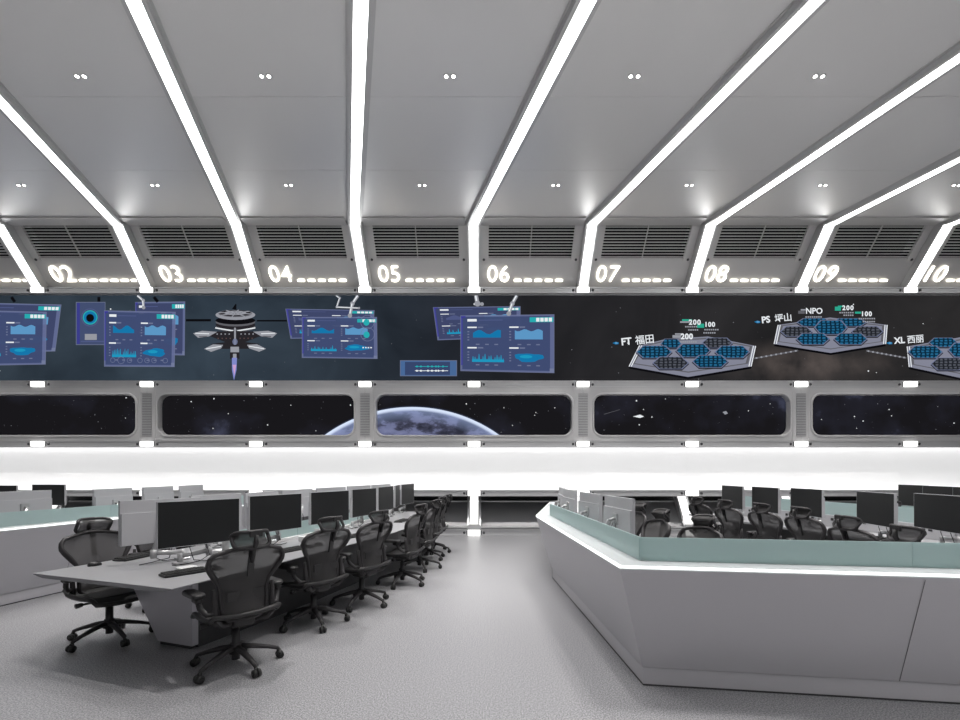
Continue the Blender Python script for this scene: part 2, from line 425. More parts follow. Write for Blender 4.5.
# twin downlights
ROWS = [(9.45, -1.14, 'far'), (6.84, -.43, 'near')]
lens = MB()
for q in (-.052, .052): lens.cyl((q, 0, -.006), (q, 0, -.011), .022, .022, M['lens'], 14)
trimb = MB()
for q in (-.052, .052):
    n = 16; vs = []
    for r_, z in ((.044, 0), (.044, -.006), (.029, -.010), (.029, -.001)): vs += [(q+r_*math.cos(2*PI*i/n), r_*math.sin(2*PI*i/n), z) for i in range(n)]
    trimb.add(vs, [[a*n+i, a*n+(i+1) % n, (a+1)*n+(i+1) % n, (a+1)*n+i] for a in range(3) for i in range(n)], M['housing'])
proto = None
bays = {}
for yy, x00, w in ROWS + [(4.23, .28, ''), (-1.0, 1.70, ''), (-3.6, 2.41, '')]:  # unnamed rows are unseen, without fixtures; those behind camera added for frontal light
    for k in range(-5, 5):
        x = x00+2.63*k
        if not (XL+.6 < x < XR-.6) or (yy < 0 and x < -1.5) or (yy < 5 and x < -3.5): continue
        vis = 480+x/yy*480 if yy > 0 else -1
        if w and -10 < vis < 970 and abs(x)/yy < 1.03:
            row = 'back' if w == 'far' else 'front'
            nb = [q for q in pos_words if sx(q)+SK*(yy-YK) < x]
            q = max(nb); where = pos_words[q].replace('between numbers ', '').replace(' and ', '/')
            lab = 'pair of white downlights in %s row, right of the light line %s' % (row, pos_words[q].replace('numbers ', ''))
            if proto is None:
                proto = thing('twin_downlight', lab, 'downlight', (x, yy, ZC), 0, 'twin downlights in the ceiling')
                trimb.build('trim_ring', proto); lens.build('lens', proto)
            else: dup(proto, (x, yy, ZC), 0, lab)
        ld = bpy.data.lights.new('downlight_beam', 'SPOT'); ld.energy = 620; ld.spot_size = math.radians(74); ld.spot_blend = .6; ld.shadow_soft_size = .03; ld.color = (1, .97, .94)
        lo = bpy.data.objects.new('downlight_beam', ld); COL.objects.link(lo); lo.location = (x, yy, ZC-.05)

# rails with node lights
def zy(y): return H+(471-y)/F*YW
def rail(n, zt, zb, two=True):
    YW = 11.8+.085; b = MB(); m = (zt*.45+zb*.55)
    prof = [(YW+.06, zt+.04), (YW-.10, zt+.02), (YW-.10, zt-.01), (YW-.085, zt-.02), (YW-.085, m+.01), (YW-.10, m), (YW-.10, m-.02), (YW-.03, m-.03), (YW-.02, zb), (YW+.06, zb)] if two else \
           [(YW+.06, zt), (YW-.08, zt), (YW-.08, zt-.03), (YW-.065, zt-.035), (YW-.065, zb+.035), (YW-.08, zb+.03), (YW-.08, zb), (YW+.06, zb)]
    b.xprism(prof, XL, XR, M['rail'])
    zc = (zt+m)/2 if two else (zt+zb)/2
    yf = YW-.085 if two else YW-.065
    for k in range(-6, 7):
        for q in (-.24, .24):
            b.cyl((sx(k)+q, yf+.002, zc), (sx(k)+q, yf-.016, zc), .034, .03, M['raildark'], 10)
            b.box((sx(k)+q*.72-.012, yf-.012, zc-.06), (sx(k)+q*.72+.012, yf, zc+.06), M['raildark'])
    return struct(b.build(n))
RAILS = [('trim_2', zy(288), zy(296), True, 'top screen'), ('trim_3', zy(380.5), zy(388), False, 'lower screen'),
         ('trim_4', zy(440.5), zy(447.3), False, 'lower window'), ('trim_5', zy(490), zy(496.3), False, 'waist'), ('baseboard_back', zy(529.5), 0.0, False, 'floor')]
for n, zt, zb, two, w in RAILS:
    rail(n, zt, zb, two)
    hz = .062 if n != 'baseboard_back' else .068
    zc = (zt+(zt*.45+zb*.55))/2 if two else (zt+zb)/2
    for k in range(-4, 5):
        bb = MB(); 
        bb.rbox((0, 0, 0), (.15, .05, hz), .012, M['node'], 2)
        for q in (-.045, .045): bb.box((q-.004, -.052, -hz*.9), (q+.004, -.049, hz*.9), M['white'])
        o = bb.build('node_light', None, 0, (sx(k), YW-.0, zc))
        tag(o, 'white light block on the %s rail below the light line %s' % (w, pos_words[k].replace('numbers ', '')), 'wall light', 'light blocks on the wall rails')

# ------------------------------------------------------------------ porthole windows
WZ0, WZ1 = zy(435), zy(394.8); WB0, WB1 = zy(440.5), zy(388)
def rrect(hx, hz, r, n=6):
    p = []
    for qx, qz, a0 in ((1, 1, 0), (-1, 1, PI/2), (-1, -1, PI), (1, -1, 1.5*PI)):
        for i in range(n+1): a = a0+i/n*PI/2; p.append((qx*(hx-r)+r*math.cos(a), qz*(hz-r)+r*math.sin(a)))
    return p
def star_marks(b, n, x0, x1, z0, z1, y, ox=0, oz=0):
    for _ in range(n):
        x, z = random.uniform(x0, x1), random.uniform(z0, z1)
        if math.hypot(x+ox-EX, z+oz-EZ) < ER*1.01: continue
        q = random.random(); h = .006+.017*q**7; m = D['white'] if q > .85 else D['grey'] if q > .55 else D['mid']
        b.add([(x-h, y, z), (x, y, z-h), (x+h, y, z), (x, y, z+h)], [(0, 1, 2, 3)], m)
for i, k in enumerate(range(-6, 7, 2)):
    hx, hz = 2.405, (WZ1-WZ0)/2; cz = (WZ0+WZ1)/2
    w = struct(thing('window_%d' % (i+1), '', '', (sx(k), YW, cz))); del w['label']; del w['category']
    inner = rrect(hx, hz, .22); N = len(inner); X1 = MOD-.001
    outer = []
    for q, (x, z) in enumerate(inner):
        c = q//7; e = q % 7
        cx = X1 if c in (0, 3) else -X1; czz = (WB1-cz) if c in (0, 1) else (WB0-cz)
        if e == 3: outer.append((cx, czz))
        elif (c in (0, 2)) == (e < 3): outer.append((cx, z))
        else: outer.append((x, czz))
    mid = rrect(hx+.05, hz+.05, .26)
    bb = MB(); vs = []
    for loop, y in ((outer, 0), (mid, 0), (rrect(hx+.035, hz+.035, .25), -.028), (rrect(hx+.008, hz+.008, .225), -.028), (inner, .0), (inner, .16)): vs += [(x, y, z) for x, z in loop]
    bb.add(vs, [[r_*N+q, r_*N+(q+1) % N, (r_+1)*N+(q+1) % N, (r_+1)*N+q] for r_ in range(5) for q in range(N)], M['band'])
    bb.build('window_frame', w)
    bb = MB(); bb.add([(-hx-.1, .15, -hz-.1), (hx+.1, .15, -hz-.1), (hx+.1, .15, hz+.1), (-hx-.1, .15, hz+.1)], [(0, 1, 2, 3)], M['view']); bb.build('window_view', w)
    sb = MB(); star_marks(sb, 48, -hx+.05, hx-.05, -hz+.04, hz-.04, .147, sx(k), cz); sb.build('star_marks', w)
n = 6
for k in range(-5, 6, 2):
    b = MB(); x = sx(k); z0, z1 = zy(436), zy(393.5)
    for q in (-.19, .19): b.box((x+q-.02, YW-.012, WB0), (x+q+.02, YW+.01, WB1), M['band'])
    b.box((x-.115, YW-.006, z0), (x+.115, YW+.02, z1), M['kick'])
    m_ = 26
    for q in range(m_):
        z = z0+(q+.5)/m_*(z1-z0); b.box((x-.115, YW-.016, z-.012), (x+.115, YW, z+.012), M['rail'])
    struct(b.build('trim_%d' % n)); n += 1

# small spacecraft and satellite pictured in the fourth window
# ------------------------------------------------------------------ glowing wall band
gz1, gz0 = zy(447.3), zy(490); yp = YW+.30
b = MB()
for k in range(-6, 6): b.box((sx(k)+.0015, yp, gz0-.13), (sx(k+1)-.0015, yp+.03, gz1+.13), M['halo']); b.box((sx(k)-.0015, yp+.0005, gz0-.13), (sx(k)+.0015, yp+.03, gz1+.13), M['wall'])
b.box((XL, yp+.03, gz0-.13), (XR, yp+.05, gz1+.13), M['wall'])
b.box((XL, YW+.1, gz1+.13), (XR, yp+.05, gz1+.145), M['wall']); b.box((XL, YW+.1, gz0-.145), (XR, yp+.05, gz0-.13), M['wall'])
struct(b.build('trim_%d' % n)); n += 1
for z, zz, w in ((gz1+.125, gz1+.11, 'top'), (gz0-.125, gz0-.11, 'bottom')):
    b = MB(); b.box((XL+.05, YW+.15, min(z, zz)), (XR-.05, YW+.22, max(z, zz)), M['cove'])
    o = b.build('cove_light')
    tag(o, 'hidden light line washing the %s edge of the white wall band' % w, 'cove light')

# kick zone under the band
b = MB(); zt = zy(496.3); zb = zy(529.5)
b.box((XL, 12.62, 0), (XR, 12.66, zt+.1), M['void'])
b.xprism([(12.46, .795), (12.46, .825), (12.60, .825), (12.60, .795)], XL, XR, M['rail'])
b.xprism([(12.47, .80), (11.98, .215), (12.02, .20), (12.55, .80)], XL, XR, M['kick'])
b.xprism([(11.84, .185), (11.84, .215), (12.0, .215), (12.0, .185)], XL, XR, M['rail'])
struct(b.build('trim_%d' % n)); n += 1
for k in range(-4, 5):
    x = sx(k); t = thing('light_pillar', 'slanted white light pillar at the wall foot below the line %s' % pos_words[k].replace('numbers ', ''), 'wall light', (x, YW+.05, 0), 0, 'light pillars at the wall foot')
    bb = MB(); prof = [(.62, .985), (.66, .985), (.26, .2), (.14, .2), (.14, .28)]
    for q in (-1, 1):
        bb.xprism([(.55, .985), (.70, .985), (.26, .17), (.02, .17), (.02, .26)], q*.15-.022, q*.15+.022, M['rail'])
    bb.build('side_rail', t)
    bb = MB(); bb.xprism([(.60, .985), (.66, .985), (.2, .28), (.1, .28)], -.10, .10, M['pillar']); bb.build('diffuser', t)
    bb = MB(); bb.box((-.13, .0, .165), (.13, .14, .28), M['rail']); bb.build('foot_block', t)

# ------------------------------------------------------------------ big display
YS = YW+.02
def S(px, py, d=0.0): return ((px-480)/F*YS, YS-d, H-(py-471)/F*YS)
b = MB(); z1, z0 = zy(295), zy(381.5)
b.box((XL, YS, z0), (XR, YS+.06, z1), M['space'])
display = b.build('video_wall'); tag(display, 'long dark video wall showing space, floating dashboards and hexagon platforms', 'screen')

sb = MB(); star_marks(sb, 110, -12.5, 12.5, z0+.05, z1-.05, YS-.0015); sb.build('star_marks', display)
class DP:
    """flat drawing on the display in layered steps of a millimetre"""
    def __init__(s): s.b = MB(); s.d = .003
    def poly(s, pts, m): 
        s.d += .0004; s.b.add([S(x, y, s.d) for x, y in pts], [list(range(len(pts)))], D[m]); return s
    def quad(s, x0, y0, x1, y1, m): return s.poly([(x0, y0), (x1, y0), (x1, y1), (x0, y1)], m)
    def ell(s, cx, cy, rx, ry, m, n=20, a0=0, a1=2*PI): return s.poly([(cx+rx*math.cos(a0+(a1-a0)*i/n), cy+ry*math.sin(a0+(a1-a0)*i/n)) for i in range(n)], m)
    def line(s, x0, y0, x1, y1, w, m):
        L = math.hypot(x1-x0, y1-y0); ux, uy = -(y1-y0)/L*w/2, (x1-x0)/L*w/2
        return s.poly([(x0+ux, y0+uy), (x1+ux, y1+uy), (x1-ux, y1-uy), (x0-ux, y0-uy)], m)
    def ring(s, cx, cy, r, w, m, n=20, sq=1.0):
        s.d += .0004; vs = []
        for i in range(n):
            a = 2*PI*i/n; vs += [S(cx+r*math.cos(a), cy+r*sq*math.sin(a), s.d), S(cx+(r-w)*math.cos(a), cy+(r-w)*sq*math.sin(a), s.d)]
        s.b.add(vs, [[2*i, 2*((i+1) % n), 2*((i+1) % n)+1, 2*i+1] for i in range(n)], D[m]); return s
    def done(s, name): return s.b.build(name, display)

def dash(q, lay, name='dashboard_graphic', dim=False, pies=False, icons=False, seed=1):
    """q: corners tl, tr, br, bl in the photo"""
    rnd = random.Random(seed); p = DP(); p.d = .003+lay*.045
    def U(u, v):
        tl, tr, br, bl = q
        x = (tl[0]*(1-u)+tr[0]*u)*(1-v)+(bl[0]*(1-u)+br[0]*u)*v; y = (tl[1]*(1-u)+tr[1]*u)*(1-v)+(bl[1]*(1-u)+br[1]*u)*v
        return (x, y)
    def R(u0, v0, u1, v1, m): p.poly([U(u0, v0), U(u1, v0), U(u1, v1), U(u0, v1)], m)
    R(-.006, -.009, 1.006, 1.009, 'edge'); R(0, 0, 1, 1, 'ghost'); R(.015, .02, .96, .975, 'panelb' if dim else 'panel')
    R(0, 0, .05, .04, 'blue'); R(0, .02, .02, .9, 'blue')
    R(.955, .93, 1, 1, 'edge')
    R(.07, .06, .17, .105, 'white'); R(.19, .075, .45, .09, 'ghost')
    R(.74, .04, .995, .125, 'teal')
    for i in range(4): R(.81+i*.045, .05, .845+i*.045, .115, 'white')
    for (u, v) in ((.07, .20), (.52, .20), (.07, .57), (.52, .57)):
        R(u, v, u+.10, v+.025, 'white'); R(u+.11, v, u+.17, v+.025, 'edge')
        for i in range(4): R(u, v+.08+i*.05, u+.02, v+.10+i*.05, 'edge')
        for i in range(3): R(u+.09+i*.10, v+.31, u+.13+i*.10, v+.33, 'edge')
    # area chart
    pts = [U(.58, .43)]
    for i in range(13): pts.append(U(.58+i*.025, .27+.02*math.sin(i*1.1)))
    pts.append(U(.88, .43)); p.poly(pts, 'sky')
    # faint line chart
    pts = [U(.13, .40)]+[U(.13+i*.03, .30+.04*math.sin(i*.9+seed)) for i in range(11)]+[U(.43, .40)]; p.poly(pts, 'cyan2' if not dim else 'ghost')
    # spiky bars
    for i in range(16):
        h = .05+.11*rnd.random(); u = .12+i*.0215
        p.poly([U(u, .84), U(u+.0215, .84), U(u+.013, .84-h), U(u+.008, .84-h)], 'cyan')
    R(.12, .795, .464, .84, 'cyan')
    # map blob
    pts = []
    for i in range(22): a = 2*PI*i/22; r = 1+.13*math.sin(3*a+seed)+.06*math.sin(7*a); pts.append(U(.73+.155*r*math.cos(a), .75+.075*r*math.sin(a)))
    p.poly(pts, 'cyan2'); pts = [U(.70+.07*math.cos(2*PI*i/10), .735+.03*math.sin(2*PI*i/10)) for i in range(10)]; p.poly(pts, 'cyan')
    if pies:
        for v in (.12, .42):
            c = U(.88, v); p.ring(c[0], c[1], 7, .5, 'edge'); p.ell(c[0]-1, c[1]+.5, 3, 3.2, 'teal')
        for i in range(4): R(.81+i*.035, .73, .83+i*.035, .76, 'white')
    if icons:
        for i, u in enumerate((.13, .25, .37, .52, .62, .72, .88)):
            c = U(u, .86 if True else 0); p.ring(c[0], c[1]+2, 2.6 if i != 1 else 3.8, .5, 'edge', 8 if i < 3 else 14)
    return p.done(name)

def arm(pts, w, lay=.10):
    p = DP(); p.d = lay
    for (x0, y0), (x1, y1) in zip(pts, pts[1:]): p.line(x0, y0, x1, y1, w, 'grey'); p.line(x0-.4, y0, x1-.4, y1, w*.4, 'white'); p.ell(x1, y1, w*.75, w*.75, 'grey', 10)
    return p.done('pictured_arm')
dash([(-24, 303), (61, 305), (55, 351), (-24, 353)], 0, dim=True, seed=2)
dash([(-34, 311), (48, 313), (47, 364.5), (-34, 366)], 1, seed=3)
p = DP(); p.quad(76, 302, 105.5, 345, 'edge').quad(76.6, 302.6, 105, 344.4, 'panel').quad(77, 303, 80, 344, 'blue').ring(90.3, 317.5, 9, .8, 'ghost').ell(90.3, 317.5, 7.4, 7.2, 'teal').ell(90.3, 317.5, 6.3, 6.1, 'cyan2').ell(90.3, 318, 4, 4, 'ink').quad(85, 334, 97, 340, 'grey').quad(81, 341, 104, 342, 'ghost'); p.done('gauge_graphic')
dash([(135.5, 302.5), (185, 302), (184.5, 355), (137, 354)], 0, dim=True, seed=4)
dash([(106, 311.5), (176.5, 313), (175.5, 367), (106, 366.5)], 1, icons=True, seed=5)
dash([(286, 309), (374, 310.5), (372.5, 337), (291, 338.5)], 0, dim=True, seed=6)
dash([(303, 318), (377, 318), (377.5, 359), (303, 358)], 1, pies=True, seed=7)
dash([(433.5, 307.5), (520, 306.5), (520, 337), (438, 340)], 0, dim=True, seed=8)
dash([(461, 316.5), (553.5, 315.5), (553.5, 373), (461, 371)], 1, seed=9)
p = DP(); p.quad(400, 360.3, 457, 376.2, 'edge').quad(400.6, 361, 456.4, 375.6, 'bar').quad(405, 362, 450, 375, 'panelb')
for y, m_ in ((366.5, 'teal'), (370.8, 'white')):
    p.quad(415, y-.3, 448, y+.3, m_)
    for x in (417, 421, 428, 432, 436, 438.5, 443): p.ell(x, y, 1, 1, m_, 8)
p.done('signal_graphic')
arm([(337.5, 297), (341, 299.5), (338, 308.5), (360, 309.5)], 1.6); arm([(359, 297), (353.5, 305), (351, 317)], 3)
arm([(476, 297), (477.5, 305)], 4); arm([(474, 305.5), (482, 305.5)], 2.5); arm([(516.5, 297), (512, 305), (508.5, 315)], 3.2); arm([(140.5, 297), (146, 302), (146.5, 309)], 2.4)
p = DP()
for x0, y0, x1, y1, w in ((11.5, 297, 15, 302, 3), (99, 297, 99, 302, 3), (154, 297, 158, 302, 3), (186, 320.3, 211, 320.3, 2.4), (257, 320.8, 287, 320.8, 1.6)): p.line(x0, y0, x1, y1, w, 'ink')
p.done('pictured_cable')
# space station
p = DP(); cx = 235.5
p.poly([(232, 309), (235.5, 304), (236.5, 304), (236.5, 310)], 'ink')
for y, rx, ry, m_ in ((327, 20, 5, 'mid'), (325, 20, 4.5, 'dark'), (322, 20, 4.5, 'mid'), (320.5, 20, 4, 'ink'), (315, 20, 5, 'grey'), (313.6, 17, 3.6, 'mid'), (313.2, 15.5, 3.1, 'dark'), (313, 11, 2.2, 'grey'), (313, 7, 1.4, 'mid')): p.ell(cx, y, rx, ry, m_)
for q in range(8):
    a = 2*PI*q/8+.2; p.line(cx, 313, cx+17*math.cos(a), 313.4+3.6*math.sin(a), .8, 'grey')
p.line(cx-20, 328, cx-2, 331, 1.2, 'white').line(cx+20, 328, cx+2, 331, 1.2, 'white')
for s in (-1, 1):
    p.poly([(cx, 331), (cx+s*27, 332), (cx+s*26, 336), (cx+s*8, 343), (cx, 347)], 'dark')
    p.poly([(cx, 341), (cx+s*24, 344), (cx+s*22, 349), (cx, 349)], 'dark')
    for i in range(4): p.quad(cx+s*(6+i*4)-.6, 333.6, cx+s*(6+i*4)+.6, 334.8, 'grey'); p.quad(cx+s*(5+i*4)-.5, 338, cx+s*(5+i*4)+.5, 339, 'rust')
    p.poly([(cx+s*18, 332), (cx+s*33, 331), (cx+s*42, 333.5), (cx+s*37, 338), (cx+s*26, 336.5)], 'grey').line(cx+s*26, 334, cx+s*40, 333.4, .8, 'white').line(cx+s*28, 336.6, cx+s*36, 336.8, 1, 'mid')
    p.poly([(cx+s*12, 345), (cx+s*22, 344.5), (cx+s*31, 349), (cx+s*24, 352), (cx+s*14, 348.5)], 'grey').line(cx+s*14, 346.5, cx+s*29, 349, .8, 'white')
p.quad(cx-.9, 328, cx+.9, 345, 'grey').ell(cx, 342, 2.6, 3.2, 'edge', 12).quad(cx-4.5, 347, cx+4, 352.5, 'grey').quad(cx-5, 352.5, cx+4.5, 359, 'dark').quad(cx-2, 354, cx+1.5, 358, 'grey')
p.poly([(cx-3, 358), (cx+2, 358), (cx+1.5, 370), (cx-1, 380.6), (cx-3, 370)], 'flame').poly([(cx-2.4, 365), (cx+1.2, 365), (cx-.6, 376)], 'pink')
p.done('space_station_graphic')
# hexagon platforms
def platform(out, cells, w=1.0):
    p = DP(); p.poly([(x, y+2.2) for x, y in out], 'ink').poly(out, 'lav')
    cxm = sum(x for x, _ in out)/len(out); cym = sum(y for _, y in out)/len(out)
    top = [(cxm+(x-cxm)*.95, cym+(y-cym)*.86-1.0) for x, y in out]
    p.poly(top, 'mid'); p.poly([(cxm+(x-cxm)*.91, cym+(y-cym)*.80-.8) for x, y in out], 'lav')
    N = len(out)
    for x, y in ((out[0], out[1]), (out[3], out[4])) if N > 5 else ():
        for f in (0, 2.2): 
            s = 1 if x[0] < cxm else -1
            p.line(x[0]+s*f, x[1], y[0]+s*f, y[1], .9, 'white')
    for cx, cy, rx, ry, m_ in cells:
        hexa = lambda k: [(cx-rx*k, cy), (cx-rx*.62*k, cy-ry*k), (cx+rx*.62*k, cy-ry*k), (cx+rx*k, cy), (cx+rx*.62*k, cy+ry*k), (cx-rx*.62*k, cy+ry*k)]
        p.poly([(x, y+1.2) for x, y in hexa(1.06)], 'dark').poly(hexa(1.06), 'edge').poly(hexa(.97), m_)
    return p.done('hexagon_platform_graphic')
platform([(639.5, 345.5), (629, 366.5), (688, 377), (751, 366.5), (755.5, 346), (708, 336.5), (666, 339)], [(671, 343.5, 10, 4.5, 'cellb'), (717, 343, 15, 5, 'cellg'), (654, 352, 17.5, 6, 'cellb'), (693, 350.5, 17, 6.5, 'cellb'), (732, 352, 17, 6, 'cellb'), (670.5, 363, 17.5, 6, 'cellg'), (710, 361.5, 17.5, 6, 'cellb')])
platform([(778, 325), (774, 344), (830.5, 353), (885.5, 344), (887, 325), (830, 317.5)], [(814, 322.5, 17, 4, 'cellb'), (849, 322.5, 17, 4, 'cellb'), (796, 331.5, 15.5, 5, 'cellg'), (867, 331.5, 15.5, 5, 'cellg'), (830.5, 327.5, 16, 7, 'cellb'), (812.5, 339, 16.5, 5.5, 'cellb'), (850, 339, 16.5, 5.5, 'cellb')])
platform([(907, 346.5), (909, 367), (965, 379), (1022, 367), (1024, 346.5), (962, 337)], [(943, 342.5, 14, 4.5, 'cellb'), (925, 352, 17, 6, 'cellb'), (965, 350, 17, 7, 'cellb'), (1004, 352, 16, 6, 'cellb'), (948, 364, 17, 6, 'cellg'), (984, 363, 17, 6, 'cellb')])
p = DP()
for x0, y0, x1, y1 in ((754, 358.5, 798, 350.5), (866, 350.8, 906, 358)):
    p.line(x0, y0, x1, y1, 1.5, 'mid')
    for i in range(9): x = x0+(x1-x0)*(i+.5)/9; y = y0+(y1-y0)*(i+.5)/9; p.ell(x, y, 1.1, .9, 'grey', 8)
p.done('truss_graphic')
def dtext(body, px, py, h, tilt=0, bold=.004, d=.075, m_='white', sp=1.0):
    size = h/F*YS/.72; o = text('caption', body, size, D[m_], display, 0, 0, bold, sp)
    o.location = S(px, py, d); o.rotation_euler = (PI/2, -math.radians(tilt), 0); return o
for la, cj, x0, x1, y, h, ti in (('FT', '福田', 620.5, 634.5, 346, 7.0, 6), ('PS', '坪山', 760, 773, 324, 6.4, 6), ('XL', '西丽', 892, 904.5, 344.5, 6.2, 5)):
    dtext(la, x0, y, h, ti, .007, sp=1.0); dtext(cj, x1, y-(x1-x0)*math.tan(math.radians(ti))+.3, h, ti, .0025, sp=.96)
dtext('200', 687.5, 325.5, 5.0, 0, .006, sp=1.2); dtext('100', 703, 327.5, 4.6, 0, .006, sp=1.15); dtext('200', 679.5, 339.8, 5.4, 0, .008, sp=1.1)
dtext('NPO', 803.5, 314.6, 5.8, 0, .004, sp=1.0); dtext('200', 840, 311, 4.6, 0, .006, sp=1.25); dtext('100', 858.5, 317, 4.6, 0, .006, sp=1.2)
p = DP(); p.d = .06
for x0, y0, x1, y1, m_ in ((681, 320, 691, 321.8, 'green'), (679, 322, 689, 323.6, 'grey'), (696, 324.5, 703, 328.5, 'green'), (674, 334, 681, 335.4, 'grey'), (671.5, 335.8, 680, 338.6, 'grey'),
                          (833, 307.5, 839, 311.5, 'green'), (836, 306.5, 842, 308, 'green'), (853, 312.5, 859, 314.5, 'green'), (796.5, 311.6, 803, 314.6, 'mid'), (799, 310, 804, 311.4, 'grey')): p.quad(x0, y0, x1, y1, m_)
for x0, y0, L in ((684, 326.8, 12), (687, 330, 9), (703, 329.8, 13), (702, 333, 12), (679, 342, 16), (837, 313, 14), (841, 315.6, 10), (856, 319, 16), (860, 322, 12), (803, 317.4, 16)):
    x = x0
    while x < x0+L: p.quad(x, y0, x+1.5, y0+1.4, 'grey'); x += 2.1
for x, y in ((614.5, 344), (755, 323), (886, 344)): p.poly([(x-3, y), (x, y-1.2), (x+3, y-.6), (x+3, y+1), (x, y+1.4)], 'cyan2').ell(x+.8, y, 1.5, 1, 'sky', 8)
p.done('caption_marks')

# spacecraft and satellite pictured behind the window
def win_mark(polys):
    b = MB()
    for pts, m_ in polys:
        y = YW+.145; b.add([((x-480)/F*y, y, H-(yy-471)/F*y) for x, yy in pts], [list(range(len(pts)))], D[m_])
    return b
w5 = bpy.data.objects['window_5']
o = win_mark([([(633, 416.5), (640, 414.6), (644, 416.5), (640, 418)], 'white'), ([(722.5, 412), (726, 411), (728, 413.4), (725, 414.6)], 'grey'), ([(604, 414), (620, 409.4), (620, 409.7), (604, 414.5)], 'mid')]).build('spacecraft_graphic', w5); o.location = -V(w5.location)

# ------------------------------------------------------------------ consoles
def console(name, label, path, side, pans, seams, worktop, gl=(0, 99)):
    t = thing(name, label, 'console', (path[1][0], path[1][1], 0)); off = -V(t.location)
    def P(b, n, bv=0): o = b.build(n, t, bv); o.location = off; return o
    b = MB(); b.sweep(path, [(0.003, .91), (.235, .14), (.25, .14), (.31, .14), (.31, .91)], M['console'], side)
    for a in seams:                          # thin vertical joints
        pt, d = along(path, a); nn = V((-d.y, d.x))*side
        A0 = V((pt.x, pt.y, .892))+V((nn.x, nn.y, 0))*.004; A1 = V((pt.x, pt.y, .14))+V((nn.x, nn.y, 0))*.234
        b.tube([A0, A1], .0022, M['seam'], 4)
    P(b, 'front_panel')
    b = MB(); b.sweep(path, [(.245, 0), (.245, .135), (.31, .135), (.31, 0)], M['console'], side); b.sweep(path, [(.242, 0), (.242, .012), (.3, .012), (.3, 0)], M['deskdark'], side); P(b, 'plinth')
    b = MB(); b.sweep(path, [(-.002, .918), (-.002, .936), (.012, .936), (.012, .918)], M['led'], side); P(b, 'led_edge')
    b = MB(); b.sweep(path, [(.014, .9), (.014, .938), (.31, .938), (.31, .9)], M['counter'], side); P(b, 'counter')
    b = MB(); wl = sum((V(path[q+1])-V(path[q])).length for q in range(worktop-1)); b.sweep(cut(path, .1, wl-.75), [(.32, .70), (.32, .735), (.98, .735), (.98, .70)], M['desk'], side)
    if worktop: P(b, 'worktop')
    gp = offset(path, .21*side)
    cum = [0.0]
    for q in range(len(gp)-1): cum.append(cum[-1]+(V(gp[q+1])-V(gp[q])).length)
    spans = []
    for i, j, f0, f1 in pans:
        if f0 == 'join': spans.append((spans[-1][1], cum[3]+(cum[4]-cum[3])*.29))
        else: spans.append((cum[i]+(cum[j]-cum[i])*f0, cum[i]+(cum[j]-cum[i])*f1))
    pans = spans
    for a, c in pans:
        b = MB(); seg = cut(gp, a+.0006, c-.0006); b.sweep(seg, [(-.007, .938), (-.007, 1.11), (.007, 1.11), (.007, .938)], M['glass'], side); P(b, 'glass_screen')
    return t
RP = [(1.50, 10.3), (.84, 7.2), (.983, 3.37), (3.076, 3.076), (7.6, 2.438)]
console('control_console', 'large grey angular console with lit white edge and teal glass, right of the aisle', RP, 1,
        [(1, 2, 0, .36), (1, 2, .36, .70), (1, 2, .70, 1), (2, 3, 0, .93), (2, 4, 'join', .5), (3, 4, .29, 1)], [8.92], 3)
LP = [(-6.15, 2.4), (-5.46, 5.46), (-5.14, 6.9), (-4.42, 10.2)]
console('control_console', 'grey console with a lit edge and teal glass, against the left edge behind the desk', LP, 1,
        [(0, 1, 0, .5), (0, 1, .5, 1), (1, 2, 0, 1), (2, 3, 0, .5), (2, 3, .5, 1)], [1.2, 4.0], 4)

# central desk
EDGE = [(-2.25, 3.5), (-1.86, 4.6), (-1.5, 5.7), (-1.21, 6.7), (-1.02, 7.7), (-.93, 8.8), (-.91, 10.2)]
DW = 1.6
t = thing('curved_desk', 'long curved grey double-sided desk lined with monitors in the middle of the room', 'desk', (-2.25, 3.5, 0)); off = -V(t.location)
def DPt(b, n, bv=0): o = b.build(n, t, bv); o.location = off; return o
b = MB(); b.sweep(EDGE, [(0, .730), (.0, .74), (DW, .74), (DW, .730), (DW-.12, .708), (.12, .708)], M['desk']); DPt(b, 'desk_top', .002)
p0, d0 = along(EDGE, 0); n0 = V((-d0.y, d0.x)); vv = .64
b = MB(); pr = [(.57, 0.03), (1.0, 0.03), (1.47, .705), (.57, .705)]
vs = [V((p0.x, p0.y, 0))+V((n0.x, n0.y, 0))*u+V((d0.x, d0.y, 0))*q+V((0, 0, z)) for q in (vv, vv+.06) for u, z in pr]
b.add(vs, [(0, 1, 2, 3), (7, 6, 5, 4), (0, 4, 5, 1), (1, 5, 6, 2), (2, 6, 7, 3), (3, 7, 4, 0)], M['deskend'])
pr = [(.6, 0.0), (.98, 0.0), (.98, .03), (.6, .03)]
vs = [V((p0.x, p0.y, 0))+V((n0.x, n0.y, 0))*u+V((d0.x, d0.y, 0))*q+V((0, 0, z)) for q in (vv+.01, vv+.05) for u, z in pr]
b.add(vs, [(0, 1, 2, 3), (7, 6, 5, 4), (0, 4, 5, 1), (1, 5, 6, 2), (2, 6, 7, 3), (3, 7, 4, 0)], M['deskdark'])
DPt(b, 'end_panel')
b = MB(); b.sweep(cut(EDGE, vv+.065, 6.7), [(.575, 0), (.575, .70), (.80, .70), (.80, 0)], M['deskdark']); DPt(b, 'modesty_panel')
b = MB(); b.sweep(cut(EDGE, 1.25, 6.75), [(.90, .742), (.90, .775), (1.02, .775), (1.02, .742)], M['white']); DPt(b, 'cable_tray')
gp = offset(EDGE, .96)
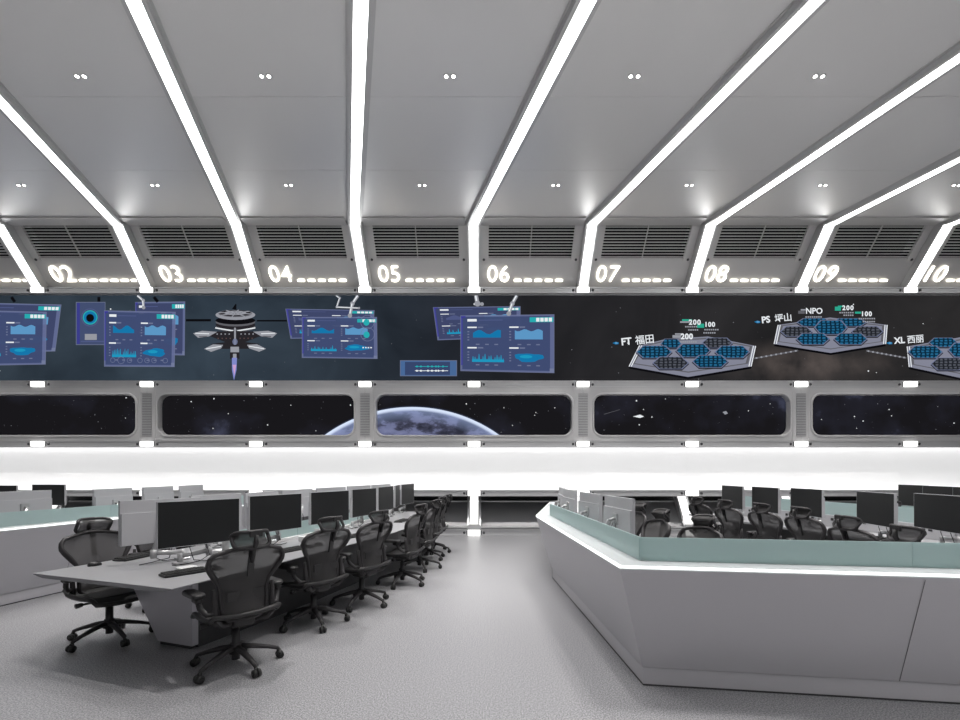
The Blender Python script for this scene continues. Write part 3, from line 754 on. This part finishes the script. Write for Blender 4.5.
for a, c in ((1.35, 2.5), (2.5, 3.7), (3.7, 4.9), (4.9, 6.4)):
    b = MB(); b.sweep(cut(gp, a+.004, c-.004), [(-.006, .775), (-.006, .95), (.006, .95), (.006, .775)], M['glass']); DPt(b, 'glass_divider')

def straight_desk(label, a, bb, w, ztop, div, zg):
    t = thing('control_desk', label, 'desk', (a[0], a[1], 0)); off = -V(t.location); path = [a, bb]; L = (V(bb)-V(a)).length
    def P(b, n): o = b.build(n, t); o.location = off; return o
    b = MB(); b.sweep(path, [(0, .71), (0, .74), (w, .74), (w, .71)], M['desk'], -1); P(b, 'desk_top')
    b = MB(); b.sweep(cut(path, .4, L-.4), [(w*.42, 0), (w*.42, .71), (w*.58, .71), (w*.58, 0)], M['deskdark'], -1); P(b, 'pedestal')
    b = MB(); b.sweep(cut(path, .1, L-.1), [(div-.06, .742), (div-.06, zg-.2), (div+.06, zg-.2), (div+.06, .742)], M['mback'], -1)
    q = 0.4
    while q < L-.4:
        pt, d = along(path, q); nn = V((d.y, -d.x)); c = V((pt.x, pt.y, .86))+V((nn.x, nn.y, 0))*(div-.062)
        for e in (-.04, .04): b.obox(c+V((d.x, d.y, 0))*e, ((d.x, d.y, 0), (nn.x, nn.y, 0), (0, 0, 1)), (.022, .004, .02), M['deskdark'])
        q += .42
    P(b, 'socket_spine')
    b = MB(); b.sweep(cut(path, .1, L-.1), [(div-.006, zg-.2), (div-.006, zg), (div+.006, zg), (div+.006, zg-.2)], M['glass'], -1); P(b, 'glass_divider')
    return t
straight_desk('straight grey control desk with a teal divider behind the big console on the right', (5.27, 4.3), (4.17, 9.6), 1.6, .74, .80, 1.12)
straight_desk('grey control desk at the far right, behind the first row of screens there', (7.75, 6.2), (7.75, 10.4), 1.5, .74, .75, 1.0)
straight_desk('grey control desk far left, beyond the teal glass of the left console', (-9.9, 9.75), (-8.25, 9.8), 1.4, .74, .9, .96)

# ------------------------------------------------------------------ monitors
def monitor():
    t = thing('monitor', '', 'monitor')
    W2, H2, zc = .36, .205, .385
    b = MB(); 
    for x0, z0, x1, z1 in ((-W2, -H2, W2, -H2+.004), (-W2, H2-.003, W2, H2), (-W2, -H2, -W2+.003, H2), (W2-.003, -H2, W2, H2)): b.box((x0, -.010, zc+z0), (x1, .004, zc+z1), M['mback'])
    b.build('bezel', t)
    b = MB(); b.box((-W2+.003, -.0095, zc-H2+.004), (W2-.003, .002, zc+H2-.003), M['screen']); b.build('screen', t)
    b = MB(); b.box((-W2, .004, zc-H2), (W2, .020, zc+H2), M['mback']); b.rbox((0, .028, zc-.055), (W2-.004, .010, H2-.06), .004, M['mback'], 2)
    for q in (-.045, .045):
        for z in (-.045, .045): b.cyl((q, .036, zc+z-.02), (q, .044, zc+z-.02), .007, .007, M['deskdark'], 8)
    b.build('back_cover', t, .003)
    b = MB(); b.rbox((0, .045, zc-.02), (.055, .008, .055), .008, M['arm'], 2)
    b.tube([(0, .05, zc-.02), (0, .09, zc-.03), (.02, .10, zc-.04)], .018, M['arm'], 10)
    b.tube([(.02, .10, zc-.04), (.10, .12, .20), (.13, .115, .11)], [.026, .024, .022], M['arm'], 10)
    b.tube([(.13, .115, .10), (-.12, .13, .075)], [.024, .022], M['arm'], 10)
    b.cyl((.13, .115, .05), (.13, .115, .13), .027, .027, M['arm'], 14)
    b.cyl((-.12, .13, .0), (-.12, .13, .10), .024, .024, M['arm'], 14); b.rbox((-.12, .13, .012), (.055, .05, .012), .01, M['arm'], 3)
    b.build('monitor_arm', t)
    b = MB(); b.tube([(.05, .05, zc-.06), (.08, .07, .18), (.12, .085, .06), (.04, .10, .012), (-.10, .07, .006), (-.2, .1, .006)], .004, M['cable'], 6)
    b.tube([(-.03, .05, zc-.06), (-.06, .075, .15), (-.02, .09, .03), (.12, .06, .006), (.24, .10, .006)], .004, M['cable'], 6)
    b.build('cables', t)
    return t
MP = monitor(); used = [False]
def place_monitor(x, y, deg, label, group, z=.74):
    if not used[0]:
        used[0] = True; MP.location = (x, y, z); MP.rotation_euler = (0, 0, math.radians(deg)); MP['label'] = label; MP['group'] = group
    else: dup(MP, (x, y, z), math.radians(deg), label, group)
CH = 'counting from the camera'
for i, (x, y, a) in enumerate([(-2.59, 4.45, 54.9), (-2.31, 5.45, 64.2), (-1.98, 6.35, 65.7), (-1.76, 7.3, 74.1), (-1.63, 8.3, 80.4), (-1.585, 9.2, 93), (-1.50, 9.95, 78)]):
    lab = 'black monitor screen nearest the camera, large, on the curved desk' if i == 0 else '%s black monitor screen along the aisle side of the curved desk' % ORD[i]
    place_monitor(x, y, a, lab, 'monitors facing the aisle on the curved desk')
for i, (x, y, a) in enumerate([(-3.06, 4.62, 59.5), (-3.02, 5.5, 74.7), (-2.82, 6.2, 82.0), (-2.67, 7.0, 76.4), (-2.45, 7.9, 68.7), (-2.22, 8.8, 70.1), (-1.98, 9.6, 72)]):
    lab = 'monitor seen from its pale grey back, left of the nearest black screen' if i == 0 else '%s monitor turned away showing a pale back, far side of the curved desk' % ORD[i]
    place_monitor(x, y, a+180, lab, 'monitors facing away on the curved desk')
for i, (x, y, a) in enumerate([(1.45, 5.0, -83.4), (1.36, 5.9, -82.6), (1.30, 6.9, -87), (1.34, 7.8, -93)]):
    place_monitor(x, y, a+180, '%s monitor back behind the aisle-side glass of the right console' % ('nearest and largest pale' if i == 0 else ORD[i]+' pale'), 'monitors behind the glass of the right console')
for i, (x, y, a) in enumerate([(5.24, 5.5, -100), (4.98, 6.05, -99), (4.96, 7.3, -91), (4.75, 8.0, -89), (4.6, 8.75, -90)][::-1]):
    place_monitor(x, y, a, '%s dark monitor screen from the left behind the long teal glass front' % ORD[i], 'dark monitors on the right control desk')
for i, (x, y, a) in enumerate([(8.38, 9.3, -97), (8.18, 8.55, -97), (8.0, 7.8, -97)]):
    place_monitor(x, y, a, '%s dark monitor of the back row at the far right, left to right' % ORD[i], 'dark monitors in the far right back row')
for i, (x, y, a) in enumerate([(-6.17, 6.47, 80), (-5.66, 7.4, 87.2), (-5.57, 8.3, 87.2), (-5.48, 9.1, 89.9)]):
    place_monitor(x, y, a+180, '%s pale monitor back behind the teal glass of the left console' % ('nearest' if i == 0 else ORD[i]), 'monitors behind the glass of the left console')
for i, (x, y, a) in enumerate([(-9.0, 8.85, 0), (-8.58, 9.4, 0)]):
    place_monitor(x, y+.15, a-6, 'dark monitor screen at the far left, %s' % ('cut by the photo edge' if i == 0 else 'beyond the glass of the left console'), 'dark monitors far left')

# ------------------------------------------------------------------ chairs
def office_chair():
    t = thing('office_chair', '', 'chair')
    # five-star base, each leg with its caster
    b = MB(); b.cyl((0, 0, .11), (0, 0, .19), .05, .040, M['frame'], 16); b.build('base_hub', t)
    for i in range(5):
        a = 2*PI*i/5+.35; c, s = math.cos(a), math.sin(a)
        b = MB(); pts = [(c*r, s*r, z) for r, z in ((.03, .155), (.12, .142), (.24, .110), (.315, .084))]
        b.tube(pts, [.030, .027, .021, .018], M['frame'], 8, flat=.8)
        leg = b.build('base_leg', t)
        w = MB(); px, py = c*.315, s*.315
        w.cyl((px, py, .05), (px, py, .088), .012, .012, M['caster'], 8)
        tx, ty = -s, c; ox, oy = px+c*.012, py+s*.012
        for q in (-1, 1): w.cyl((ox+tx*q*.006, oy+ty*q*.006, .031), (ox+tx*q*.027, oy+ty*q*.027, .031), .031, .029, M['caster'], 14)
        w.tube([(ox-tx*.03, oy-ty*.03, .036), (ox, oy, .07), (ox+tx*.03, oy+ty*.03, .036)], .010, M['caster'], 6)
        w.build('caster', leg)
    b = MB(); b.cyl((0, 0, .06), (0, 0, .30), .030, .030, M['black'], 14); b.cyl((0, 0, .28), (0, 0, .38), .020, .020, M['black'], 12); b.build('gas_column', t)
    b = MB(); b.rbox((0, -.03, .385), (.085, .14, .035), .03, M['black']); b.rbox((0, .03, .355), (.06, .07, .03), .025, M['black'])
    b.tube([(-.2, .02, .375), (.22, .02, .375)], .010, M['black'], 8)
    b.cyl((.22, .02, .375), (.27, .02, .372), .018, .022, M['black'], 10); b.cyl((-.2, .02, .375), (-.25, .02, .372), .016, .022, M['black'], 10)
    for q in (-1, 1): b.tube([(q*.06, -.1, .385), (q*.17, -.17, .395), (q*.215, -.19, .45)], [.024, .022, .018], M['frame'], 8)
    b.build('tilt_mechanism', t)
    # seat
    def seat_pt(u, v):
        x = u*.245*(1-.10*max(0, v-.6)/.4); y = -.215+v*.47
        z = .435+.02*u*u+.016*math.sin(v*PI)*-1+(.03*(1-v/.15)**2 if v < .15 else 0)-(.05*((v-.75)/.25)**2 if v > .75 else 0)
        return V((x, y, z))
    b = MB(); n, m_ = 10, 12; vs = [seat_pt(-1+2*i/n, j/m_) for j in range(m_+1) for i in range(n+1)]
    b.add(vs, [[j*(n+1)+i, j*(n+1)+i+1, (j+1)*(n+1)+i+1, (j+1)*(n+1)+i] for j in range(m_) for i in range(n)], M['seatmesh'], True); seat = b.build('seat', t)
    rim = [seat_pt(-1+2*i/8, 0) for i in range(9)]+[seat_pt(1, j/10) for j in range(1, 11)]+[seat_pt(1-2*i/8, 1) for i in range(1, 9)]+[seat_pt(-1, 1-j/10) for j in range(1, 10)]
    b = MB(); b.tube([p+V((0, 0, -.008)) for p in rim], .020, M['black'], 8, True); b.rbox((0, 0, .415), (.17, .17, .016), .06, M['black']); b.build('seat_frame', seat)
    # back
    ks = [(0, .125, -.205), (.05, .162, -.205), (.2, .170, -.197), (.38, .172, -.187), (.52, .190, -.194), (.66, .235, -.214), (.79, .278, -.24), (.89, .276, -.262), (.96, .245, -.278), (1.0, .165, -.290)]
    def prof(s):
        for (a, w, y), (c, w2, y2) in zip(ks, ks[1:]):
            if s <= c: q = (s-a)/(c-a); return w+(w2-w)*q, y+(y2-y)*q
        return ks[-1][1:]
    def back_pt(u, s):
        w, y = prof(s); dip = -.03*(1-abs(u))*0
        top = .018*(1-u*u) if s > .99 else 0
        return V((u*w, y+.05*u*u-.0*s, .425+.530*s+top*(1 if s > .99 else 0)))
    b = MB(); n, m_ = 8, 22; vs = [back_pt(-1+2*i/n, j/m_) for j in range(m_+1) for i in range(n+1)]
    b.add(vs, [[j*(n+1)+i, j*(n+1)+i+1, (j+1)*(n+1)+i+1, (j+1)*(n+1)+i] for j in range(m_) for i in range(n)], M['mesh'], True); b.build('back_mesh', t)
    S_ = [.0, .03, .06, .13, .2, .3, .38, .45, .52, .59, .66, .73, .80, .85, .90, .93, .96, .98, 1.0]
    rim = [back_pt(1, s) for s in S_]+[back_pt(u, 1.0)for u in (.6, .2, -.2, -.6)]+[back_pt(-1, s) for s in S_[::-1]]+[back_pt(u, 0) for u in (-.6, -.2, .2, .6)]
    rr = []
    for p_ in rim: rr.append(.020+.011*max(0, min(1, 1-abs(p_.z-.80)/.14))*(abs(p_.x) > .19))
    b = MB(); b.tube(rim, rr, M['frame'], 8, True, .75)
    for q in (-1, 1):
        b.tube([(q*.200, -.165, .40), (q*.212, -.160, .50), (q*.218, -.15, .60), (q*.222, -.150, .67)], [.022, .022, .019, .014], M['frame'], 8)
    b.build('back_frame', t)
    b = MB(); b.obox((0, -.268, .855), ((1, 0, 0), V((0, -.20, 1)).normalized(), V((0, 1, .2)).normalized()), (.022, .105, .009), M['black']); b.build('back_spine', t)
    b = MB(); b.rbox((0, -.178, .60), (.14, .006, .035), .005, M['black']); b.build('lumbar_support', t)
    # headrest
    def hp(u, v): return V((u*.138, -.335+.075*u*u+.02*math.sin(v*PI), 1.032+.062*v))
    hr = []
    for i in range(28):
        a = 2*PI*i/28; c, s = math.cos(a), math.sin(a)
        u = math.copysign(abs(c)**.45, c); v = math.copysign(abs(s)**.5, s); hr.append(hp(u, v))
    b = MB(); n, m_ = 10, 5; vs = [hp(-.96+1.92*i/n, -.95+1.9*j/m_)+V((0, .045*math.cos((-.95+1.9*j/m_)*PI/2), 0)) for j in range(m_+1) for i in range(n+1)]
    b.add(vs, [[j*(n+1)+i, j*(n+1)+i+1, (j+1)*(n+1)+i+1, (j+1)*(n+1)+i] for j in range(m_) for i in range(n)], M['mesh'], True); head = b.build('headrest', t)
    b = MB(); b.tube(hr, .0145, M['frame'], 8, True); b.build('headrest_frame', head)
    b = MB(); b.tube([(0, -.285, .86), (0, -.315, .94), (0, -.350, 1.01), (0, -.352, 1.07)], [.016, .016, .020, .018], M['black'], 8); b.rbox((0, -.348, 1.08), (.05, .010, .022), .008, M['black']); b.build('headrest_stem', head)
    for q in (-1, 1):
        b = MB(); b.tube([(q*.212, -.165, .49), (q*.262, -.14, .488), (q*.292, -.09, .535), (q*.30, -.06, .60)], [.017, .018, .021, .019], M['frame'], 8)
        b.rbox((q*.30, -.06, .595), (.028, .05, .018), .02, M['black']); arm_ = b.build('armrest', t)
        b = MB(); b.rbox((q*.298, .015, .627), (.047, .135, .016), .044, M['black'], 5); b.build('arm_pad', arm_)
    return t
CP = office_chair(); cused = [False]
def place_chair(x, y, hd, label, group, spin=0):
    global CP
    """hd: heading in degrees, 0 = +x, 90 = away from camera"""
    rz = math.radians(hd-90)
    if not cused[0]:
        cused[0] = True; CP.location = (x, y, 0); CP.rotation_euler = (0, 0, rz); CP['label'] = label; CP['group'] = group; CP.scale = (1.035,)*3; c = CP
    else: c = dup(CP, (x, y, 0), rz, label, group)
    for ch in c.children:              # the star base turns freely under each seat
        if ch.name.startswith('base_leg'): ch.rotation_euler = (0, 0, math.radians(spin))
G = 'office chairs on the aisle side of the curved desk'
for i, (x, y, h) in enumerate([(-2.0, 3.93, 140), (-1.74, 5.02, 148), (-1.42, 5.76, 152), (-1.10, 6.8, 164), (-.99, 7.85, 168), (-.97, 8.75, 172), (-.92, 9.5, 170)]):
    place_chair(x, y, h, 'black mesh chair closest to the camera, back turned, at the curved desk' if i == 0 else '%s black mesh chair from the camera along the aisle side of the desk' % ORD[i], G, [36, 10, 34, 20, 50, 5, 25][i])
place_chair(-3.52, 4.56, -26, 'black mesh chair tucked under the near left corner of the curved desk', 'office chairs on the far side of the curved desk', -9)
place_chair(-3.80, 5.75, -14, 'black mesh chair mostly hidden behind the nearest pale monitor back', 'office chairs on the far side of the curved desk')
G = 'office chairs inside the right console'
for i, (x, y, h) in enumerate([(2.08, 4.92, 198), (1.90, 5.72, 188), (2.0, 6.8, 190)]):
    place_chair(x, y, h, ['black mesh chair facing left with wide headrest, second chair above the console glass', 'black mesh chair facing left, beside the nearest pale monitor of the right console', 'black mesh chair hidden behind the nearest pale monitor of the right console'][i], G)
for i, (x, y, h) in enumerate([(3.90, 8.65, 12), (3.92, 7.7, 12), (4.04, 6.92, 12), (4.10, 6.16, 10), (3.79, 4.97, 5), (3.60, 4.07, 2)]):
    a = math.radians(h); place_chair(x+.28*math.cos(a), y+.28*math.sin(a), h, '%s black mesh chair from the left in the row facing the dark screens' % ORD[i], G)
place_chair(6.75, 7.7, 20, 'black mesh chair at the far right in front of the back row screens', 'office chairs at the far right')
place_chair(-7.35, 9.3, 165, 'black mesh chair far left beyond the glass of the left console', 'office chairs at the far left')

# ------------------------------------------------------------------ desk things
def keyboard():
    t = thing('keyboard', '', 'keyboard')
    b = MB(); b.rbox((0, 0, .009), (.225, .075, .009), .012, M['key'], 3); b.build('case', t)
    b = MB()
    for r in range(5):
        for c in range(17):
            if c == 13: continue
            b.box((-.212+c*.025+.002, -.058+r*.024+.002, .018), (-.212+(c+1)*.025-.002, -.058+(r+1)*.024-.002, .026+r*.001), M['caster'])
    b.build('keys', t); return t
KB = keyboard(); kused = [False]
def place_kb(x, y, deg, label, z=.741):
    if not kused[0]: kused[0] = True; KB.location = (x, y, z); KB.rotation_euler = (0, 0, math.radians(deg)); KB['label'] = label; KB['group'] = 'keyboards on the desks'
    else: dup(KB, (x, y, z), math.radians(deg), label, 'keyboards on the desks')
place_kb(-2.44, 4.06, 52, 'black keyboard in front of the nearest black monitor screen')
place_kb(-2.02, 5.22, 64, 'black keyboard in front of the second black screen from the camera')
place_kb(-1.68, 6.2, 68, 'black keyboard in front of the third black screen from the camera')
place_kb(-1.46, 7.15, 76, 'black keyboard in front of the fourth black screen from the camera')
place_kb(-1.33, 8.2, 80, 'black keyboard in front of the fifth black screen from the camera')
place_kb(-3.40, 4.78, 82, 'black keyboard at the left of the desk, before the nearest pale monitor back')
place_kb(5.05, 5.95, 84, 'black keyboard lying under the second dark screen from the right edge')
def mouse():
    t = thing('computer_mouse', '', 'mouse'); b = MB(); n = 12; vs = []
    for k, (r, z) in enumerate(((1.0, 0), (1.0, .012), (.85, .026), (.5, .034), (.1, .036))): vs += [(.031*r*math.cos(2*PI*i/n), .056*r*math.sin(2*PI*i/n)-(.006 if k > 1 else 0), z) for i in range(n)]
    b.add(vs, [[a*n+i, a*n+(i+1) % n, (a+1)*n+(i+1) % n, (a+1)*n+i] for a in range(4) for i in range(n)]+[[4*n+i for i in range(n)], list(range(n))[::-1]], M['key'], True); b.build('body', t)
    b = MB(); b.box((-.004, .012, .028), (.004, .034, .038), M['caster']); b.build('scroll_wheel', t); return t
MO = mouse(); mused = [False]
for x, y, a, lab in [(-3.50, 4.36, 60, 'black mouse beside the keyboard near the left desk corner'), (-1.86, 5.52, 60, 'black mouse beyond the keyboard of the second black screen'), (-1.52, 6.5, 70, 'black mouse beyond the keyboard of the third black screen')]:
    if not mused[0]: mused[0] = True; MO.location = (x, y, .741); MO.rotation_euler = (0, 0, math.radians(a-90)); MO['label'] = lab
    else: dup(MO, (x, y, .741), math.radians(a-90), lab)
# metal tumbler, socket block, docks
t = thing('tumbler', 'brushed metal tumbler on the curved desk beside the nearest black screen', 'cup', (-2.50, 4.72, .741))
b = MB(); b.cyl((0, 0, 0), (0, 0, .165), .030, .036, M['steel'], 18); b.build('body', t)
b = MB(); b.cyl((0, 0, .165), (0, 0, .18), .037, .034, M['steel'], 18); b.build('lid', t)
def dock(x, y, a, lab):
    t = thing('socket_block', lab, 'socket block', (x, y, .741), math.radians(a), 'socket blocks on the curved desk')
    b = MB(); b.rbox((0, 0, .03), (.13, .04, .03), .008, M['white'], 2); b.build('body', t)
    b = MB()
    for q in (-.08, -.03, .02, .07): b.box((q-.018, -.043, .014), (q+.018, -.039, .048), M['key'])
    b.build('sockets', t)
dock(-2.42, 5.02, 66, 'white socket block with black outlets behind the nearest black screen')
dock(-2.13, 5.95, 68, 'white socket block with black outlets behind the second black screen')
t = thing('dock', 'small white dock under the nearest black monitor', 'dock', (-2.58, 4.22, .741), math.radians(56))
b = MB(); b.rbox((0, 0, .010), (.075, .045, .010), .012, M['white'], 3); b.build('body', t)
b = MB(); b.box((-.05, -.047, .005), (.05, -.044, .013), M['key']); b.build('port_strip', t)

for o in bpy.data.objects:
    if 'label' in o and not 4 <= len(o['label'].split()) <= 16: print('LABEL LENGTH', o.name, o['label'])
# ------------------------------------------------------------------ camera, world
cd = bpy.data.cameras.new('camera'); co = bpy.data.objects.new('camera', cd); COL.objects.link(co)
co.location = (0, 0, H); co.rotation_euler = (PI/2, 0, 0); cd.sensor_width = 36; cd.lens = 18.0; cd.shift_y = 111/960; cd.clip_end = 200
SC.camera = co
w = bpy.data.worlds.new('world'); SC.world = w; w.use_nodes = True
w.node_tree.nodes['Background'].inputs[0].default_value = (.02, .02, .02, 1)
SC.view_settings.view_transform = 'Standard'; SC.view_settings.look = 'None'; SC.view_settings.exposure = 0.0; SC.view_settings.gamma = 1.0
SC.view_settings.use_curve_mapping = False
